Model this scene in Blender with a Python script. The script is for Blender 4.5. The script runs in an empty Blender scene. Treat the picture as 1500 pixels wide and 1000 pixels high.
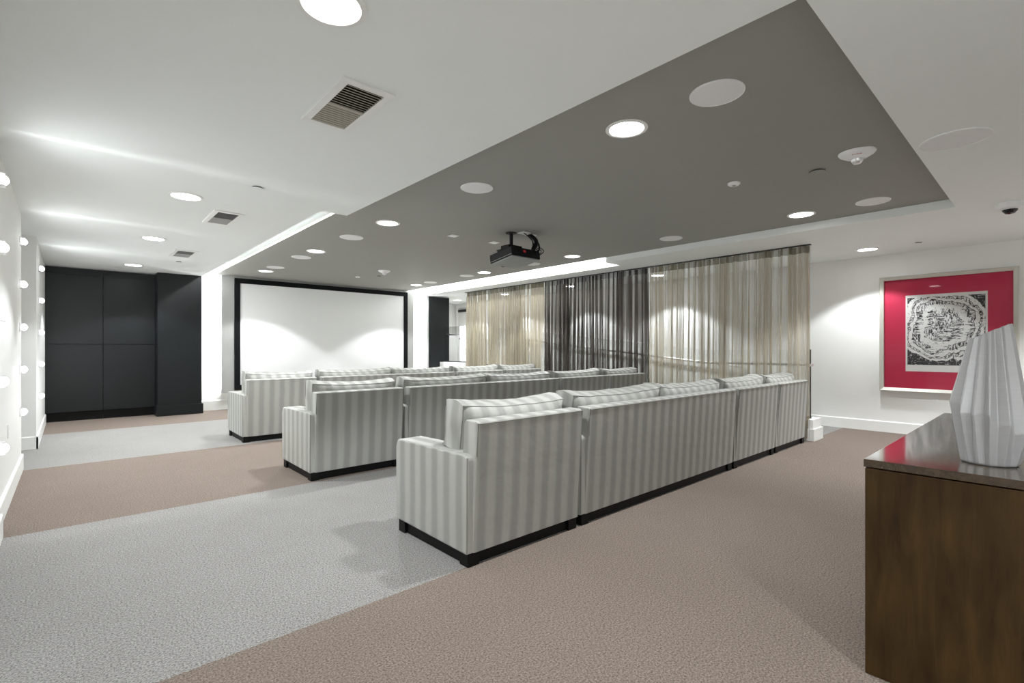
import bpy, bmesh, math, random
from mathutils import Vector, Matrix, noise

SC = bpy.context.scene
COL = SC.collection
PI = math.pi

# ------------------------------------------------------------------ camera
cam_d = bpy.data.cameras.new('camera')
cam_d.sensor_width = 36.0
cam_d.lens = 719.0 / 1500.0 * 36.0
cam_d.shift_y = 10.0 / 1500.0
cam_d.clip_start = 0.02
cam = bpy.data.objects.new('camera', cam_d)
COL.objects.link(cam)
cam.location = (0, 0, 1.30)
cam.rotation_euler = (PI / 2, 0, -math.radians(42.0))
SC.camera = cam

# ------------------------------------------------------------------ world + exposure
w = bpy.data.worlds.new('world')
SC.world = w
w.use_nodes = True
w.node_tree.nodes['Background'].inputs[0].default_value = (1, 1, 1, 1)
w.node_tree.nodes['Background'].inputs[1].default_value = 0.0
SC.view_settings.view_transform = 'Standard'
SC.view_settings.look = 'None'
SC.view_settings.gamma = 1.0
SC.view_settings.use_curve_mapping = False
SC.view_settings.exposure = 1.12

ZC = 2.75      # white ceiling
ZT = 2.84      # dark tray ceiling
E_DOWN = 76.0  # downlight watts
E_TRAY = 98.0
E_SCONCE = 3.6
LIGHT_COL = (0.945, 0.985, 1.0)


def spot(name, loc, energy, size=110, blend=0.22, radius=0.07, color=LIGHT_COL):
    l = bpy.data.lights.new(name, 'SPOT')
    l.energy = energy
    l.color = color
    l.spot_size = math.radians(size)
    l.spot_blend = blend
    l.shadow_soft_size = radius
    o = bpy.data.objects.new(name, l)
    o.location = loc
    COL.objects.link(o)
    return o


def area(name, loc, rot, sx, sy, energy, color=LIGHT_COL, spread=180):
    l = bpy.data.lights.new(name, 'AREA')
    l.shape = 'RECTANGLE'
    l.size = sx
    l.size_y = sy
    l.energy = energy
    l.color = color
    l.spread = math.radians(spread)
    o = bpy.data.objects.new(name, l)
    o.location = loc
    o.rotation_euler = rot
    COL.objects.link(o)
    return o


# LED tape lying above the dark ceiling panel (both coves) and behind the screen surround
WARM = (0.97, 1.0, 1.0)
area('cove_led', (2.16, 8.6, 2.90), (0, math.radians(100), 0), 0.06, 6.5, 42, WARM)
area('cove_led', (6.88, 8.6, 2.90), (0, math.radians(-100), 0), 0.06, 6.5, 42, WARM)
area('surround_led', (2.40, 11.83, 1.6), (0, math.radians(90), 0), 2.3, 0.05, 28, WARM)
area('surround_led', (6.94, 11.83, 1.6), (0, math.radians(-90), 0), 2.3, 0.05, 28, WARM)


# ------------------------------------------------------------------ materials
def new_mat(name):
    m = bpy.data.materials.new(name)
    m.use_nodes = True
    nt = m.node_tree
    return m, nt, nt.nodes['Principled BSDF']


def N(nt, t, **kw):
    n = nt.nodes.new(t)
    for k, v in kw.items():
        setattr(n, k, v)
    return n


def mth(nt, op, a, b=None, c=None):
    n = N(nt, 'ShaderNodeMath', operation=op)
    for i, v in enumerate((a, b, c)):
        if v is None:
            continue
        if isinstance(v, (int, float)):
            n.inputs[i].default_value = v
        else:
            nt.links.new(v, n.inputs[i])
    return n.outputs[0]


def mixc(nt, fac, a, b):
    n = N(nt, 'ShaderNodeMix', data_type='RGBA')
    for i, v in ((0, fac), (6, a), (7, b)):
        if isinstance(v, (int, float)):
            n.inputs[i].default_value = v
        elif isinstance(v, tuple):
            n.inputs[i].default_value = (*v, 1)
        else:
            nt.links.new(v, n.inputs[i])
    return n.outputs[2]


def noise_tex(nt, vec, scale, detail=3, rough=0.5, dist=0.0):
    n = N(nt, 'ShaderNodeTexNoise')
    n.inputs['Scale'].default_value = scale
    n.inputs['Detail'].default_value = detail
    n.inputs['Roughness'].default_value = rough
    n.inputs['Distortion'].default_value = dist
    nt.links.new(vec, n.inputs['Vector'])
    return n.outputs['Fac']


def objco(nt):
    return N(nt, 'ShaderNodeTexCoord').outputs['Object']


def mapped(nt, vec, scale):
    n = N(nt, 'ShaderNodeMapping')
    n.inputs['Scale'].default_value = scale
    nt.links.new(vec, n.inputs['Vector'])
    return n.outputs[0]


def bump(nt, bsdf, h, strength, dist=0.01):
    b = N(nt, 'ShaderNodeBump')
    b.inputs['Strength'].default_value = strength
    b.inputs['Distance'].default_value = dist
    nt.links.new(h, b.inputs['Height'])
    nt.links.new(b.outputs[0], bsdf.inputs['Normal'])


def plain(name, col, rough=0.6, metal=0.0, var=0.03, scale=6.0, bstr=0.0, spec=0.5):
    m, nt, b = new_mat(name)
    co = objco(nt)
    f = noise_tex(nt, co, scale, 4)
    dark = tuple(c * (1 - var) for c in col)
    light = tuple(min(1, c * (1 + var)) for c in col)
    nt.links.new(mixc(nt, f, dark, light), b.inputs['Base Color'])
    b.inputs['Roughness'].default_value = rough
    b.inputs['Metallic'].default_value = metal
    b.inputs['Specular IOR Level'].default_value = spec
    if bstr:
        bump(nt, b, noise_tex(nt, co, 180, 2), bstr, 0.003)
    return m


def emit(name, strength, col=(1, 0.98, 0.95)):
    m = bpy.data.materials.new(name)
    m.use_nodes = True
    nt = m.node_tree
    nt.nodes.clear()
    e = N(nt, 'ShaderNodeEmission')
    e.inputs[0].default_value = (*col, 1)
    e.inputs[1].default_value = strength
    o = N(nt, 'ShaderNodeOutputMaterial')
    nt.links.new(e.outputs[0], o.inputs[0])
    return m


M_WALL = plain('white_wall_paint', (0.84, 0.84, 0.825), 0.7, var=0.012, bstr=0.04, spec=0.3)
M_CEIL = plain('white_ceiling_paint', (0.845, 0.87, 0.855), 0.8, var=0.01, spec=0.2)
M_TRAY = plain('taupe_ceiling_paint', (0.325, 0.322, 0.297), 0.75, var=0.02, bstr=0.05, spec=0.3)
M_TRIM = plain('white_trim_paint', (0.83, 0.83, 0.81), 0.45, var=0.01)
M_SURR = plain('grey_surround_paint', (0.36, 0.36, 0.345), 0.7, var=0.015)
M_BLACK = plain('black_velvet', (0.006, 0.006, 0.007), 0.9, spec=0.2)
M_SCREEN = plain('matte_screen', (0.86, 0.865, 0.86), 0.9, var=0.006, spec=0.1)
M_WHITEPL = plain('white_plastic', (0.86, 0.86, 0.86), 0.45, var=0.01)
M_GRILLE = plain('white_perforated_metal', (0.80, 0.80, 0.80), 0.6, var=0.03, scale=300)
M_VENTD = plain('dark_duct', (0.03, 0.027, 0.022), 0.8)
M_SLAT = plain('beige_vent_slat', (0.42, 0.39, 0.33), 0.5)
M_SLATG = plain('grey_vent_slat', (0.34, 0.34, 0.33), 0.5)
M_CHROME = plain('brushed_chrome', (0.80, 0.80, 0.81), 0.32, 1.0, var=0.02)
M_DARKMET = plain('dark_metal', (0.05, 0.05, 0.05), 0.4, 0.8)
M_BLKPL = plain('black_plastic', (0.004, 0.004, 0.005), 0.5, spec=0.25)
M_GREYPL = plain('grey_plastic', (0.30, 0.31, 0.30), 0.5)
M_RED = plain('red_label', (0.55, 0.03, 0.03), 0.4)
M_LEG = plain('black_wood', (0.004, 0.004, 0.004), 0.5, spec=0.2)
M_LED = emit('downlight_lens', 10.0)
M_BULB = emit('bulb_glow', 2.2)
M_FRAME = plain('champagne_frame', (0.58, 0.57, 0.52), 0.35, 0.35, var=0.03)
M_REDMAT = plain('crimson_mat_board', (0.56, 0.014, 0.07), 0.6, var=0.02)
M_PAPER = plain('print_paper', (0.82, 0.82, 0.80), 0.7, var=0.01)


def carpet(name='carpet'):
    m, nt, b = new_mat(name)
    co = objco(nt)
    sx = N(nt, 'ShaderNodeSeparateXYZ')
    nt.links.new(co, sx.inputs[0])
    y = sx.outputs[1]
    wob = mth(nt, 'MULTIPLY', mth(nt, 'SUBTRACT', noise_tex(nt, co, 60, 2), 0.5), 0.02)
    yy = mth(nt, 'ADD', y, wob)
    g1 = mth(nt, 'MULTIPLY', mth(nt, 'GREATER_THAN', yy, 2.345), mth(nt, 'LESS_THAN', yy, 4.83))
    g2 = mth(nt, 'MULTIPLY', mth(nt, 'GREATER_THAN', yy, 7.37), mth(nt, 'LESS_THAN', yy, 10.19))
    g = mth(nt, 'ADD', g1, g2)
    n1 = noise_tex(nt, co, 115, 4, 0.8)
    n2 = noise_tex(nt, co, 3.0, 3, 0.6)
    r = N(nt, 'ShaderNodeValToRGB')
    r.color_ramp.elements[0].position = 0.38
    r.color_ramp.elements[1].position = 0.62
    nt.links.new(n1, r.inputs[0])
    s = r.outputs[0]
    grey = mixc(nt, s, (0.135, 0.131, 0.126), (0.49, 0.477, 0.460))
    brown = mixc(nt, s, (0.105, 0.082, 0.068), (0.355, 0.290, 0.248))
    c = mixc(nt, g, brown, grey)
    c2 = mixc(nt, mth(nt, 'MULTIPLY', n2, 0.22), c, (0.12, 0.10, 0.09))
    nt.links.new(c2, b.inputs['Base Color'])
    b.inputs['Roughness'].default_value = 0.95
    b.inputs['Specular IOR Level'].default_value = 0.1
    bump(nt, b, n1, 0.6, 0.012)
    return m


M_CARPET = carpet()


def fabric(name, lo, hi, period=0.135):
    m, nt, b = new_mat(name)
    tc = N(nt, 'ShaderNodeTexCoord')
    co = tc.outputs['Object']
    sx = N(nt, 'ShaderNodeSeparateXYZ')
    nt.links.new(co, sx.inputs[0])
    sn = N(nt, 'ShaderNodeSeparateXYZ')
    nt.links.new(tc.outputs['Normal'], sn.inputs[0])
    side = mth(nt, 'GREATER_THAN', mth(nt, 'ABSOLUTE', sn.outputs[0]), 0.75)
    u = mth(nt, 'ADD', mth(nt, 'MULTIPLY', side, sx.outputs[1]),
            mth(nt, 'MULTIPLY', mth(nt, 'SUBTRACT', 1.0, side), sx.outputs[0]))
    wob = mth(nt, 'MULTIPLY', mth(nt, 'SUBTRACT', noise_tex(nt, co, 5, 2), 0.5), 0.02)
    ph = mth(nt, 'MULTIPLY', mth(nt, 'ADD', u, wob), 2 * PI / period)
    s = mth(nt, 'SINE', ph)
    r = N(nt, 'ShaderNodeMapRange', interpolation_type='SMOOTHSTEP')
    r.inputs[1].default_value = -0.85
    r.inputs[2].default_value = 0.85
    nt.links.new(s, r.inputs[0])
    weave = noise_tex(nt, co, 420, 2)
    f = mth(nt, 'ADD', mth(nt, 'MULTIPLY', r.outputs[0], 0.85), mth(nt, 'MULTIPLY', mth(nt, 'SUBTRACT', weave, 0.5), 0.35))
    nt.links.new(mixc(nt, f, lo, hi), b.inputs['Base Color'])
    rr = mth(nt, 'SUBTRACT', 0.78, mth(nt, 'MULTIPLY', r.outputs[0], 0.40))
    nt.links.new(mth(nt, 'ADD', 0.15, mth(nt, 'MULTIPLY', r.outputs[0], 0.45)), b.inputs['Specular IOR Level'])
    nt.links.new(rr, b.inputs['Roughness'])
    b.inputs['Sheen Weight'].default_value = 0.1
    h = mth(nt, 'ADD', mth(nt, 'MULTIPLY', noise_tex(nt, co, 9, 3), 1.0), mth(nt, 'MULTIPLY', weave, 0.06))
    bump(nt, b, h, 0.25, 0.02)
    return m


M_FAB = fabric('striped_satin_upholstery', (0.315, 0.315, 0.293), (0.425, 0.425, 0.40))
M_PIPE = plain('upholstery_piping', (0.25, 0.245, 0.22), 0.7)


def sheer(name, col, opac):
    m = bpy.data.materials.new(name)
    m.use_nodes = True
    nt = m.node_tree
    nt.nodes.clear()
    co = objco(nt)
    n = noise_tex(nt, mapped(nt, co, (1, 60, 0.6)), 3.0, 3)
    c = mixc(nt, n, tuple(k * 0.85 for k in col), tuple(min(1, k * 1.1) for k in col))
    d = N(nt, 'ShaderNodeBsdfDiffuse')
    t = N(nt, 'ShaderNodeBsdfTranslucent')
    nt.links.new(c, d.inputs[0])
    nt.links.new(c, t.inputs[0])
    mx = N(nt, 'ShaderNodeMixShader')
    mx.inputs[0].default_value = 0.5
    nt.links.new(d.outputs[0], mx.inputs[1])
    nt.links.new(t.outputs[0], mx.inputs[2])
    tr = N(nt, 'ShaderNodeBsdfTransparent')
    m2 = N(nt, 'ShaderNodeMixShader')
    st = noise_tex(nt, mapped(nt, co, (0.3, 15, 0.08)), 1.0, 4, 0.65)
    mr = N(nt, 'ShaderNodeMapRange')
    mr.inputs[1].default_value = 0.42
    mr.inputs[2].default_value = 0.57
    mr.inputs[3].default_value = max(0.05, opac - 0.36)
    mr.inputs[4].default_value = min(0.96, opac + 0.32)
    nt.links.new(st, mr.inputs[0])
    nt.links.new(mr.outputs[0], m2.inputs[0])
    nt.links.new(tr.outputs[0], m2.inputs[1])
    nt.links.new(mx.outputs[0], m2.inputs[2])
    o = N(nt, 'ShaderNodeOutputMaterial')
    nt.links.new(m2.outputs[0], o.inputs[0])
    return m


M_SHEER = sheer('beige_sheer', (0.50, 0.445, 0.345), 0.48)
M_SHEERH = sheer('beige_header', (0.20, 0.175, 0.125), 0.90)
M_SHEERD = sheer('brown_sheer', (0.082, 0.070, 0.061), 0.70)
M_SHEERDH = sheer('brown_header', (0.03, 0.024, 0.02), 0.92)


def thin_glass(name, tint=(0.97, 0.99, 0.98), gloss=1.0):
    m = bpy.data.materials.new(name)
    m.use_nodes = True
    nt = m.node_tree
    nt.nodes.clear()
    fr = N(nt, 'ShaderNodeFresnel')
    fr.inputs[0].default_value = 1.45
    tr = N(nt, 'ShaderNodeBsdfTransparent')
    tr.inputs[0].default_value = (*tint, 1)
    gl = N(nt, 'ShaderNodeBsdfGlossy')
    gl.inputs['Roughness'].default_value = 0.03
    f = mth(nt, 'MULTIPLY', fr.outputs[0], gloss)
    mx = N(nt, 'ShaderNodeMixShader')
    nt.links.new(f, mx.inputs[0])
    nt.links.new(tr.outputs[0], mx.inputs[1])
    nt.links.new(gl.outputs[0], mx.inputs[2])
    o = N(nt, 'ShaderNodeOutputMaterial')
    nt.links.new(mx.outputs[0], o.inputs[0])
    return m


M_GLASS = thin_glass('balustrade_glass', (0.975, 0.985, 0.98), 0.4)
M_PICGL = thin_glass('picture_glass', (0.99, 0.99, 0.99), 0.45)


def cab_mat():
    m, nt, b = new_mat('black_stained_oak')
    co = objco(nt)
    g = noise_tex(nt, mapped(nt, co, (3, 3, 90)), 3.0, 5, 0.65)
    nt.links.new(mixc(nt, g, (0.003, 0.004, 0.0048), (0.011, 0.0142, 0.016)), b.inputs['Base Color'])
    b.inputs['Roughness'].default_value = 0.36
    b.inputs['Specular IOR Level'].default_value = 0.35
    bump(nt, b, g, 0.15, 0.004)
    return m


M_CAB = cab_mat()


def wood_mat(name, rough, vert=True):
    m, nt, b = new_mat(name)
    co = objco(nt)
    sc = (9, 9, 1.2) if vert else (1.4, 14, 14)
    g = noise_tex(nt, mapped(nt, co, sc), 2.2, 6, 0.6, 0.6)
    fine = noise_tex(nt, mapped(nt, co, (160, 160, 5) if vert else (5, 160, 160)), 2.0, 3)
    blot = noise_tex(nt, co, 4.5, 3)
    v = N(nt, 'ShaderNodeTexVoronoi', feature='F1')
    v.inputs['Scale'].default_value = 3.3
    nt.links.new(mapped(nt, co, (1, 1, 0.55) if vert else (0.55, 1, 1)), v.inputs['Vector'])
    knot = mth(nt, 'LESS_THAN', mth(nt, 'ADD', v.outputs['Distance'], mth(nt, 'MULTIPLY', mth(nt, 'SUBTRACT', g, 0.5), 0.10)), 0.045)
    f = mth(nt, 'ADD', mth(nt, 'MULTIPLY', g, 0.55), mth(nt, 'ADD', mth(nt, 'MULTIPLY', blot, 0.35), mth(nt, 'MULTIPLY', fine, 0.15)))
    rmp = N(nt, 'ShaderNodeValToRGB')
    e = rmp.color_ramp.elements
    e[0].position = 0.3
    e[0].color = (0.012, 0.006, 0.003, 1)
    e[1].position = 0.75
    e[1].color = (0.068, 0.038, 0.012, 1)
    nt.links.new(f, rmp.inputs[0])
    c = mixc(nt, mth(nt, 'MULTIPLY', knot, 0.45), rmp.outputs[0], (0.085, 0.036, 0.012))
    nt.links.new(c, b.inputs['Base Color'])
    b.inputs['Roughness'].default_value = rough
    b.inputs['Coat Weight'].default_value = 0.05 if vert else 0.45
    b.inputs['Coat Roughness'].default_value = rough * 0.6
    b.inputs['Specular IOR Level'].default_value = 0.12 if vert else 0.5
    if vert:
        bump(nt, b, fine, 0.05, 0.002)
    return m


M_WOOD = wood_mat('dark_walnut_side', 0.5)
M_WOODT = wood_mat('dark_walnut_top', 0.11, False)


def vase_mat():
    m, nt, b = new_mat('grey_white_glaze')
    co = objco(nt)
    n = noise_tex(nt, mapped(nt, co, (4, 4, 140)), 3.0, 2)
    nt.links.new(mixc(nt, n, (0.37, 0.37, 0.375), (0.46, 0.46, 0.465)), b.inputs['Base Color'])
    b.inputs['Roughness'].default_value = 0.28
    b.inputs['Metallic'].default_value = 0.15
    b.inputs['Coat Weight'].default_value = 0.3
    return m


M_VASE = vase_mat()


def art_mat():
    m, nt, b = new_mat('black_ink_print')
    co = objco(nt)
    sx = N(nt, 'ShaderNodeSeparateXYZ')
    nt.links.new(co, sx.inputs[0])
    # print is built around its own centre: y across, z up
    nz = noise_tex(nt, co, 3.2, 3, 0.6)
    ny = noise_tex(nt, co, 4.1, 3, 0.6)
    y = mth(nt, 'ADD', sx.outputs[1], mth(nt, 'MULTIPLY', mth(nt, 'SUBTRACT', nz, 0.5), 0.28))
    z = mth(nt, 'ADD', sx.outputs[2], mth(nt, 'MULTIPLY', mth(nt, 'SUBTRACT', ny, 0.5), 0.28))
    ey = mth(nt, 'DIVIDE', mth(nt, 'ADD', y, -0.02), 0.47)
    ez = mth(nt, 'DIVIDE', mth(nt, 'ADD', z, -0.06), 0.50)
    p = mth(nt, 'ADD', mth(nt, 'POWER', mth(nt, 'ABSOLUTE', ey), 3), mth(nt, 'POWER', mth(nt, 'ABSOLUTE', ez), 3))
    inside = mth(nt, 'LESS_THAN', p, 0.92)
    def band(c, wd):
        return mth(nt, 'LESS_THAN', mth(nt, 'ABSOLUTE', mth(nt, 'SUBTRACT', p, c)), wd)
    loops = mth(nt, 'MAXIMUM', mth(nt, 'MAXIMUM', band(0.80, 0.10), band(0.46, 0.075)), band(0.14, 0.05))
    edge = mth(nt, 'MAXIMUM', mth(nt, 'MAXIMUM', band(0.685, 0.012), band(0.55, 0.012)), band(0.37, 0.012))
    hatch1 = noise_tex(nt, mapped(nt, co, (1, 6, 34)), 1.6, 4, 0.7, 1.2)
    hatch2 = noise_tex(nt, mapped(nt, co, (1, 30, 9)), 1.6, 4, 0.7, 1.6)
    sel = mth(nt, 'GREATER_THAN', noise_tex(nt, co, 3.0, 1), 0.5)
    h = mth(nt, 'ADD', mth(nt, 'MULTIPLY', sel, hatch1), mth(nt, 'MULTIPLY', mth(nt, 'SUBTRACT', 1.0, sel), hatch2))
    ink = mth(nt, 'GREATER_THAN', h, 0.505)
    faint = mth(nt, 'GREATER_THAN', h, 0.62)
    dense = mth(nt, 'GREATER_THAN', h, 0.40)
    inner = mth(nt, 'MAXIMUM', mth(nt, 'ADD', mth(nt, 'MULTIPLY', loops, faint), mth(nt, 'MULTIPLY', mth(nt, 'SUBTRACT', 1.0, loops), ink)), edge)
    f = mth(nt, 'ADD', mth(nt, 'MULTIPLY', inside, inner), mth(nt, 'MULTIPLY', mth(nt, 'SUBTRACT', 1.0, inside), dense))
    nt.links.new(mixc(nt, f, (0.80, 0.80, 0.78), (0.025, 0.025, 0.027)), b.inputs['Base Color'])
    b.inputs['Roughness'].default_value = 0.7
    return m


M_ART = art_mat()


# ------------------------------------------------------------------ mesh helpers
def obj(name, bm, mat, parent=None, smooth=True, angle=35):
    me = bpy.data.meshes.new(name)
    bmesh.ops.recalc_face_normals(bm, faces=bm.faces[:])
    bm.to_mesh(me)
    bm.free()
    me.materials.append(mat)
    if smooth:
        for p in me.polygons:
            p.use_smooth = True
        me.set_sharp_from_angle(angle=math.radians(angle))
    o = bpy.data.objects.new(name, me)
    COL.objects.link(o)
    if smooth and angle < 90:
        wn = o.modifiers.new('weighted_normal', 'WEIGHTED_NORMAL')
        wn.keep_sharp = True
        wn.weight = 80
    if parent:
        o.parent = parent
    return o


def thing(name, label, cat, loc=(0, 0, 0), rz=0.0, group=None):
    o = bpy.data.objects.new(name, None)
    o.empty_display_size = 0.1
    COL.objects.link(o)
    o.location = loc
    o.rotation_euler = (0, 0, rz)
    tag(o, label, cat, group)
    return o


def tag(o, label, cat, group=None):
    o['label'] = label
    o['category'] = cat
    if group:
        o['group'] = group
    return o


def struct(name, bm, mat, parent=None, smooth=False):
    o = obj(name, bm, mat, parent, smooth)
    if parent is None:
        o['kind'] = 'structure'
    return o


def copy_thing(src, loc, label, rz=None, group=None):
    r = src.copy()
    COL.objects.link(r)
    r.location = loc
    if rz is not None:
        r.rotation_euler = (0, 0, rz)
    r['label'] = label
    if group:
        r['group'] = group
    for ch in list(src.children):
        c = ch.copy()
        COL.objects.link(c)
        c.parent = r
        for g in list(ch.children):
            d = g.copy()
            COL.objects.link(d)
            d.parent = c
    return r


def box(bm, x0, x1, y0, y1, z0, z1, bev=0.0, seg=2):
    t = bmesh.new()
    vs = [t.verts.new((x, y, z)) for x in (x0, x1) for y in (y0, y1) for z in (z0, z1)]
    for f in ((0, 1, 3, 2), (4, 6, 7, 5), (0, 4, 5, 1), (2, 3, 7, 6), (0, 2, 6, 4), (1, 5, 7, 3)):
        t.faces.new([vs[i] for i in f])
    if bev:
        bmesh.ops.bevel(t, geom=t.edges[:], offset=bev, segments=seg, profile=0.5, affect='EDGES')
    join(bm, t)
    return bm


def join(bm, t, mat=None):
    if mat is not None:
        bmesh.ops.transform(t, matrix=mat, verts=t.verts[:])
    m = {}
    for v in t.verts:
        m[v] = bm.verts.new(v.co)
    for f in t.faces:
        try:
            bm.faces.new([m[v] for v in f.verts])
        except ValueError:
            pass
    t.free()


def B(*a, **k):
    bm = bmesh.new()
    box(bm, *a, **k)
    return bm


def prism(bm, pts, axis, a0, a1, bev=0.0, seg=2):
    """pts: outline in the plane across axis, extruded from a0 to a1."""
    t = bmesh.new()

    def mk(p, a):
        return {'x': (a, p[0], p[1]), 'y': (p[0], a, p[1]), 'z': (p[0], p[1], a)}[axis]
    lo = [t.verts.new(mk(p, a0)) for p in pts]
    hi = [t.verts.new(mk(p, a1)) for p in pts]
    n = len(pts)
    t.faces.new(lo)
    t.faces.new(hi)
    for i in range(n):
        t.faces.new([lo[i], lo[(i + 1) % n], hi[(i + 1) % n], hi[i]])
    bmesh.ops.recalc_face_normals(t, faces=t.faces[:])
    if bev:
        bmesh.ops.bevel(t, geom=t.edges[:], offset=bev, segments=seg, profile=0.5, affect='EDGES')
    join(bm, t)
    return bm


def lathe(bm, prof, n=32, c=(0, 0, 0), axis='z', sx=1.0, sy=1.0):
    """prof: (radius, height) pairs."""
    rings = []
    for r, h in prof:
        ring = []
        if r < 1e-6:
            pts = [(0, 0)]
        else:
            pts = [(r * sx * math.cos(2 * PI * i / n), r * sy * math.sin(2 * PI * i / n)) for i in range(n)]
        for a, b in pts:
            if axis == 'z':
                p = (c[0] + a, c[1] + b, c[2] + h)
            elif axis == 'x':
                p = (c[0] + h, c[1] + a, c[2] + b)
            else:
                p = (c[0] + a, c[1] + h, c[2] + b)
            ring.append(bm.verts.new(p))
        rings.append(ring)
    for A, Bq in zip(rings, rings[1:]):
        if len(A) == 1 and len(Bq) == 1:
            continue
        for i in range(n):
            j = (i + 1) % n
            if len(A) == 1:
                bm.faces.new([A[0], Bq[i], Bq[j]])
            elif len(Bq) == 1:
                bm.faces.new([A[i], A[j], Bq[0]])
            else:
                bm.faces.new([A[i], A[j], Bq[j], Bq[i]])
    return bm


def tube(bm, pts, r, n=8, closed=False):
    pts = [Vector(p) for p in pts]
    rings = []
    m = len(pts)
    for i, p in enumerate(pts):
        if closed:
            d = pts[(i + 1) % m] - pts[i - 1]
        else:
            d = pts[min(i + 1, m - 1)] - pts[max(i - 1, 0)]
        d.normalize()
        up = Vector((0, 0, 1)) if abs(d.z) < 0.9 else Vector((1, 0, 0))
        a = d.cross(up).normalized()
        b = d.cross(a).normalized()
        rings.append([bm.verts.new(p + r * (math.cos(2 * PI * k / n) * a + math.sin(2 * PI * k / n) * b)) for k in range(n)])
    prs = list(zip(rings, rings[1:])) + ([(rings[-1], rings[0])] if closed else [])
    for A, Bq in prs:
        for k in range(n):
            bm.faces.new([A[k], A[(k + 1) % n], Bq[(k + 1) % n], Bq[k]])
    if not closed:
        bm.faces.new(rings[0][::-1])
        bm.faces.new(rings[-1])
    return bm


# ------------------------------------------------------------------ room shell
XL0, XL1, XL2 = -0.36, -0.39, -0.325
XR = 9.42
YB = -2.6
YF = 11.90

struct('floor', B(-2.2, 9.7, YB - 0.2, 14.2, -0.12, 0.0), M_CARPET)

cl = bmesh.new()
T = 3.25
box(cl, -2.2, 2.25, YB - 0.2, 5.20, ZC, T)
box(cl, -2.2, 1.97, 5.20, 14.2, ZC, T)
box(cl, 2.25, 6.75, YB - 0.2, 0.70, ZC, T)
box(cl, 6.75, 9.7, YB - 0.2, 5.12, ZC, T)
box(cl, 7.15, 9.7, 5.12, 14.2, ZC, T)
box(cl, 1.97, 7.15, 0.70, 14.2, 3.12, T)
struct('ceiling', cl, M_CEIL)
struct('ceiling', B(2.25, 6.75, 0.70, 11.76, ZT, ZT + 0.03), M_TRAY)

# left wall: three lamp piers with recesses between them
wl = bmesh.new()
box(wl, -1.3, XL0, YB, 4.86, 0, ZC)
struct('wall_left', wl, M_WALL)
struct('wall_left', B(-1.3, XL1, 5.02, 7.45, 0, ZC), M_WALL)
struct('wall_left', B(-1.3, XL2, 8.84, 11.86, 0, ZC), M_WALL)
struct('wall_left', B(-1.5, -1.3, YB, 12.2, 0, ZC), M_WALL)


def bboard(name, segs, h=0.165, t=0.018):
    bm = bmesh.new()
    for (x0, y0, x1, y1, nx, ny) in segs:
        prof = [(0, 0), (t, 0), (t, h - 0.012), (t * 0.45, h), (0, h)]
        A = [bm.verts.new((x0 + nx * p[0], y0 + ny * p[0], p[1])) for p in prof]
        C = [bm.verts.new((x1 + nx * p[0], y1 + ny * p[0], p[1])) for p in prof]
        n = len(prof)
        bm.faces.new(A)
        bm.faces.new(C)
        for i in range(n):
            bm.faces.new([A[i], A[(i + 1) % n], C[(i + 1) % n], C[i]])
    return struct(name, bm, M_TRIM)


bboard('baseboard_left', [(XL0, YB, XL0, 4.878, 1, 0), (XL0 + 0.018, 4.86, -1.29, 4.86, 0, 1)])
bboard('baseboard_left', [(XL1, 5.002, XL1, 7.468, 1, 0), (XL1 + 0.018, 5.02, -1.29, 5.02, 0, -1),
                          (XL1 + 0.018, 7.45, -1.29, 7.45, 0, 1)])
bboard('baseboard_left', [(XL2, 8.822, XL2, 11.70, 1, 0), (XL2 + 0.018, 8.84, -1.29, 8.84, 0, -1)])

struct('wall_back', B(-2.2, 7.30, YF, YF + 0.15, 0, 3.15), M_WALL)
bboard('baseboard_back', [(1.98, YF, 7.28, YF, 0, -1)], 0.21)
struct('wall_right', B(XR, XR + 0.2, YB, 14.2, 0, ZC), M_WALL)
bboard('baseboard_right', [(XR, YB, XR, 4.0, -1, 0)], 0.17)
struct('wall_near', B(-2.2, 9.7, YB - 0.2, YB, 0, ZC), M_WALL)
struct('wall_landing', B(7.30, 9.7, 13.2, 13.35, 0, ZC), M_WALL)

# dark clad pier left of the screen and its twin on the right
pc = B(1.24, 1.96, 11.47, YF - 0.005, 0, ZC - 0.002)
o = struct('wall_pier', pc, M_CAB)
struct('baseboard_pier', B(1.22, 1.985, 11.445, YF - 0.01, 0.0, 0.20, bev=0.004), M_CAB, o)
o = struct('wall_pier', B(7.30, 8.02, 11.62, 13.2, 0, ZC - 0.002), M_WALL)
obj('panel', B(7.36, 8.03, 11.585, 11.625, 0.0, 2.73, bev=0.012), M_CAB, o)

# ------------------------------------------------------------------ black cabinets
def cabinet(x0, x1, label):
    c = thing('cabinet', label, 'cabinet', ((x0 + x1) / 2, 11.82, 0), 0, 'built-in black cabinets')
    h = (x1 - x0) / 2
    obj('body', B(-h, h, 0, 0.075, 0.16, 2.735), M_CAB, c)
    obj('door', B(-h + 0.004, h - 0.004, -0.022, 0.0, 0.165, 1.365, bev=0.002), M_CAB, c)
    obj('door', B(-h + 0.004, h - 0.004, -0.022, 0.0, 1.377, 2.62, bev=0.002), M_CAB, c)
    obj('top_panel', B(-h, h, -0.012, 0.0, 2.63, 2.735), M_CAB, c)
    obj('toe_kick', B(-h, h, 0.02, 0.075, 0.0, 0.16), M_LEG, c)


cabinet(-0.33, 0.452, 'black wood built-in cabinet, left unit beside the lamp pier')
cabinet(0.456, 1.238, 'black wood built-in cabinet, right unit next to the dark column')

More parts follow.
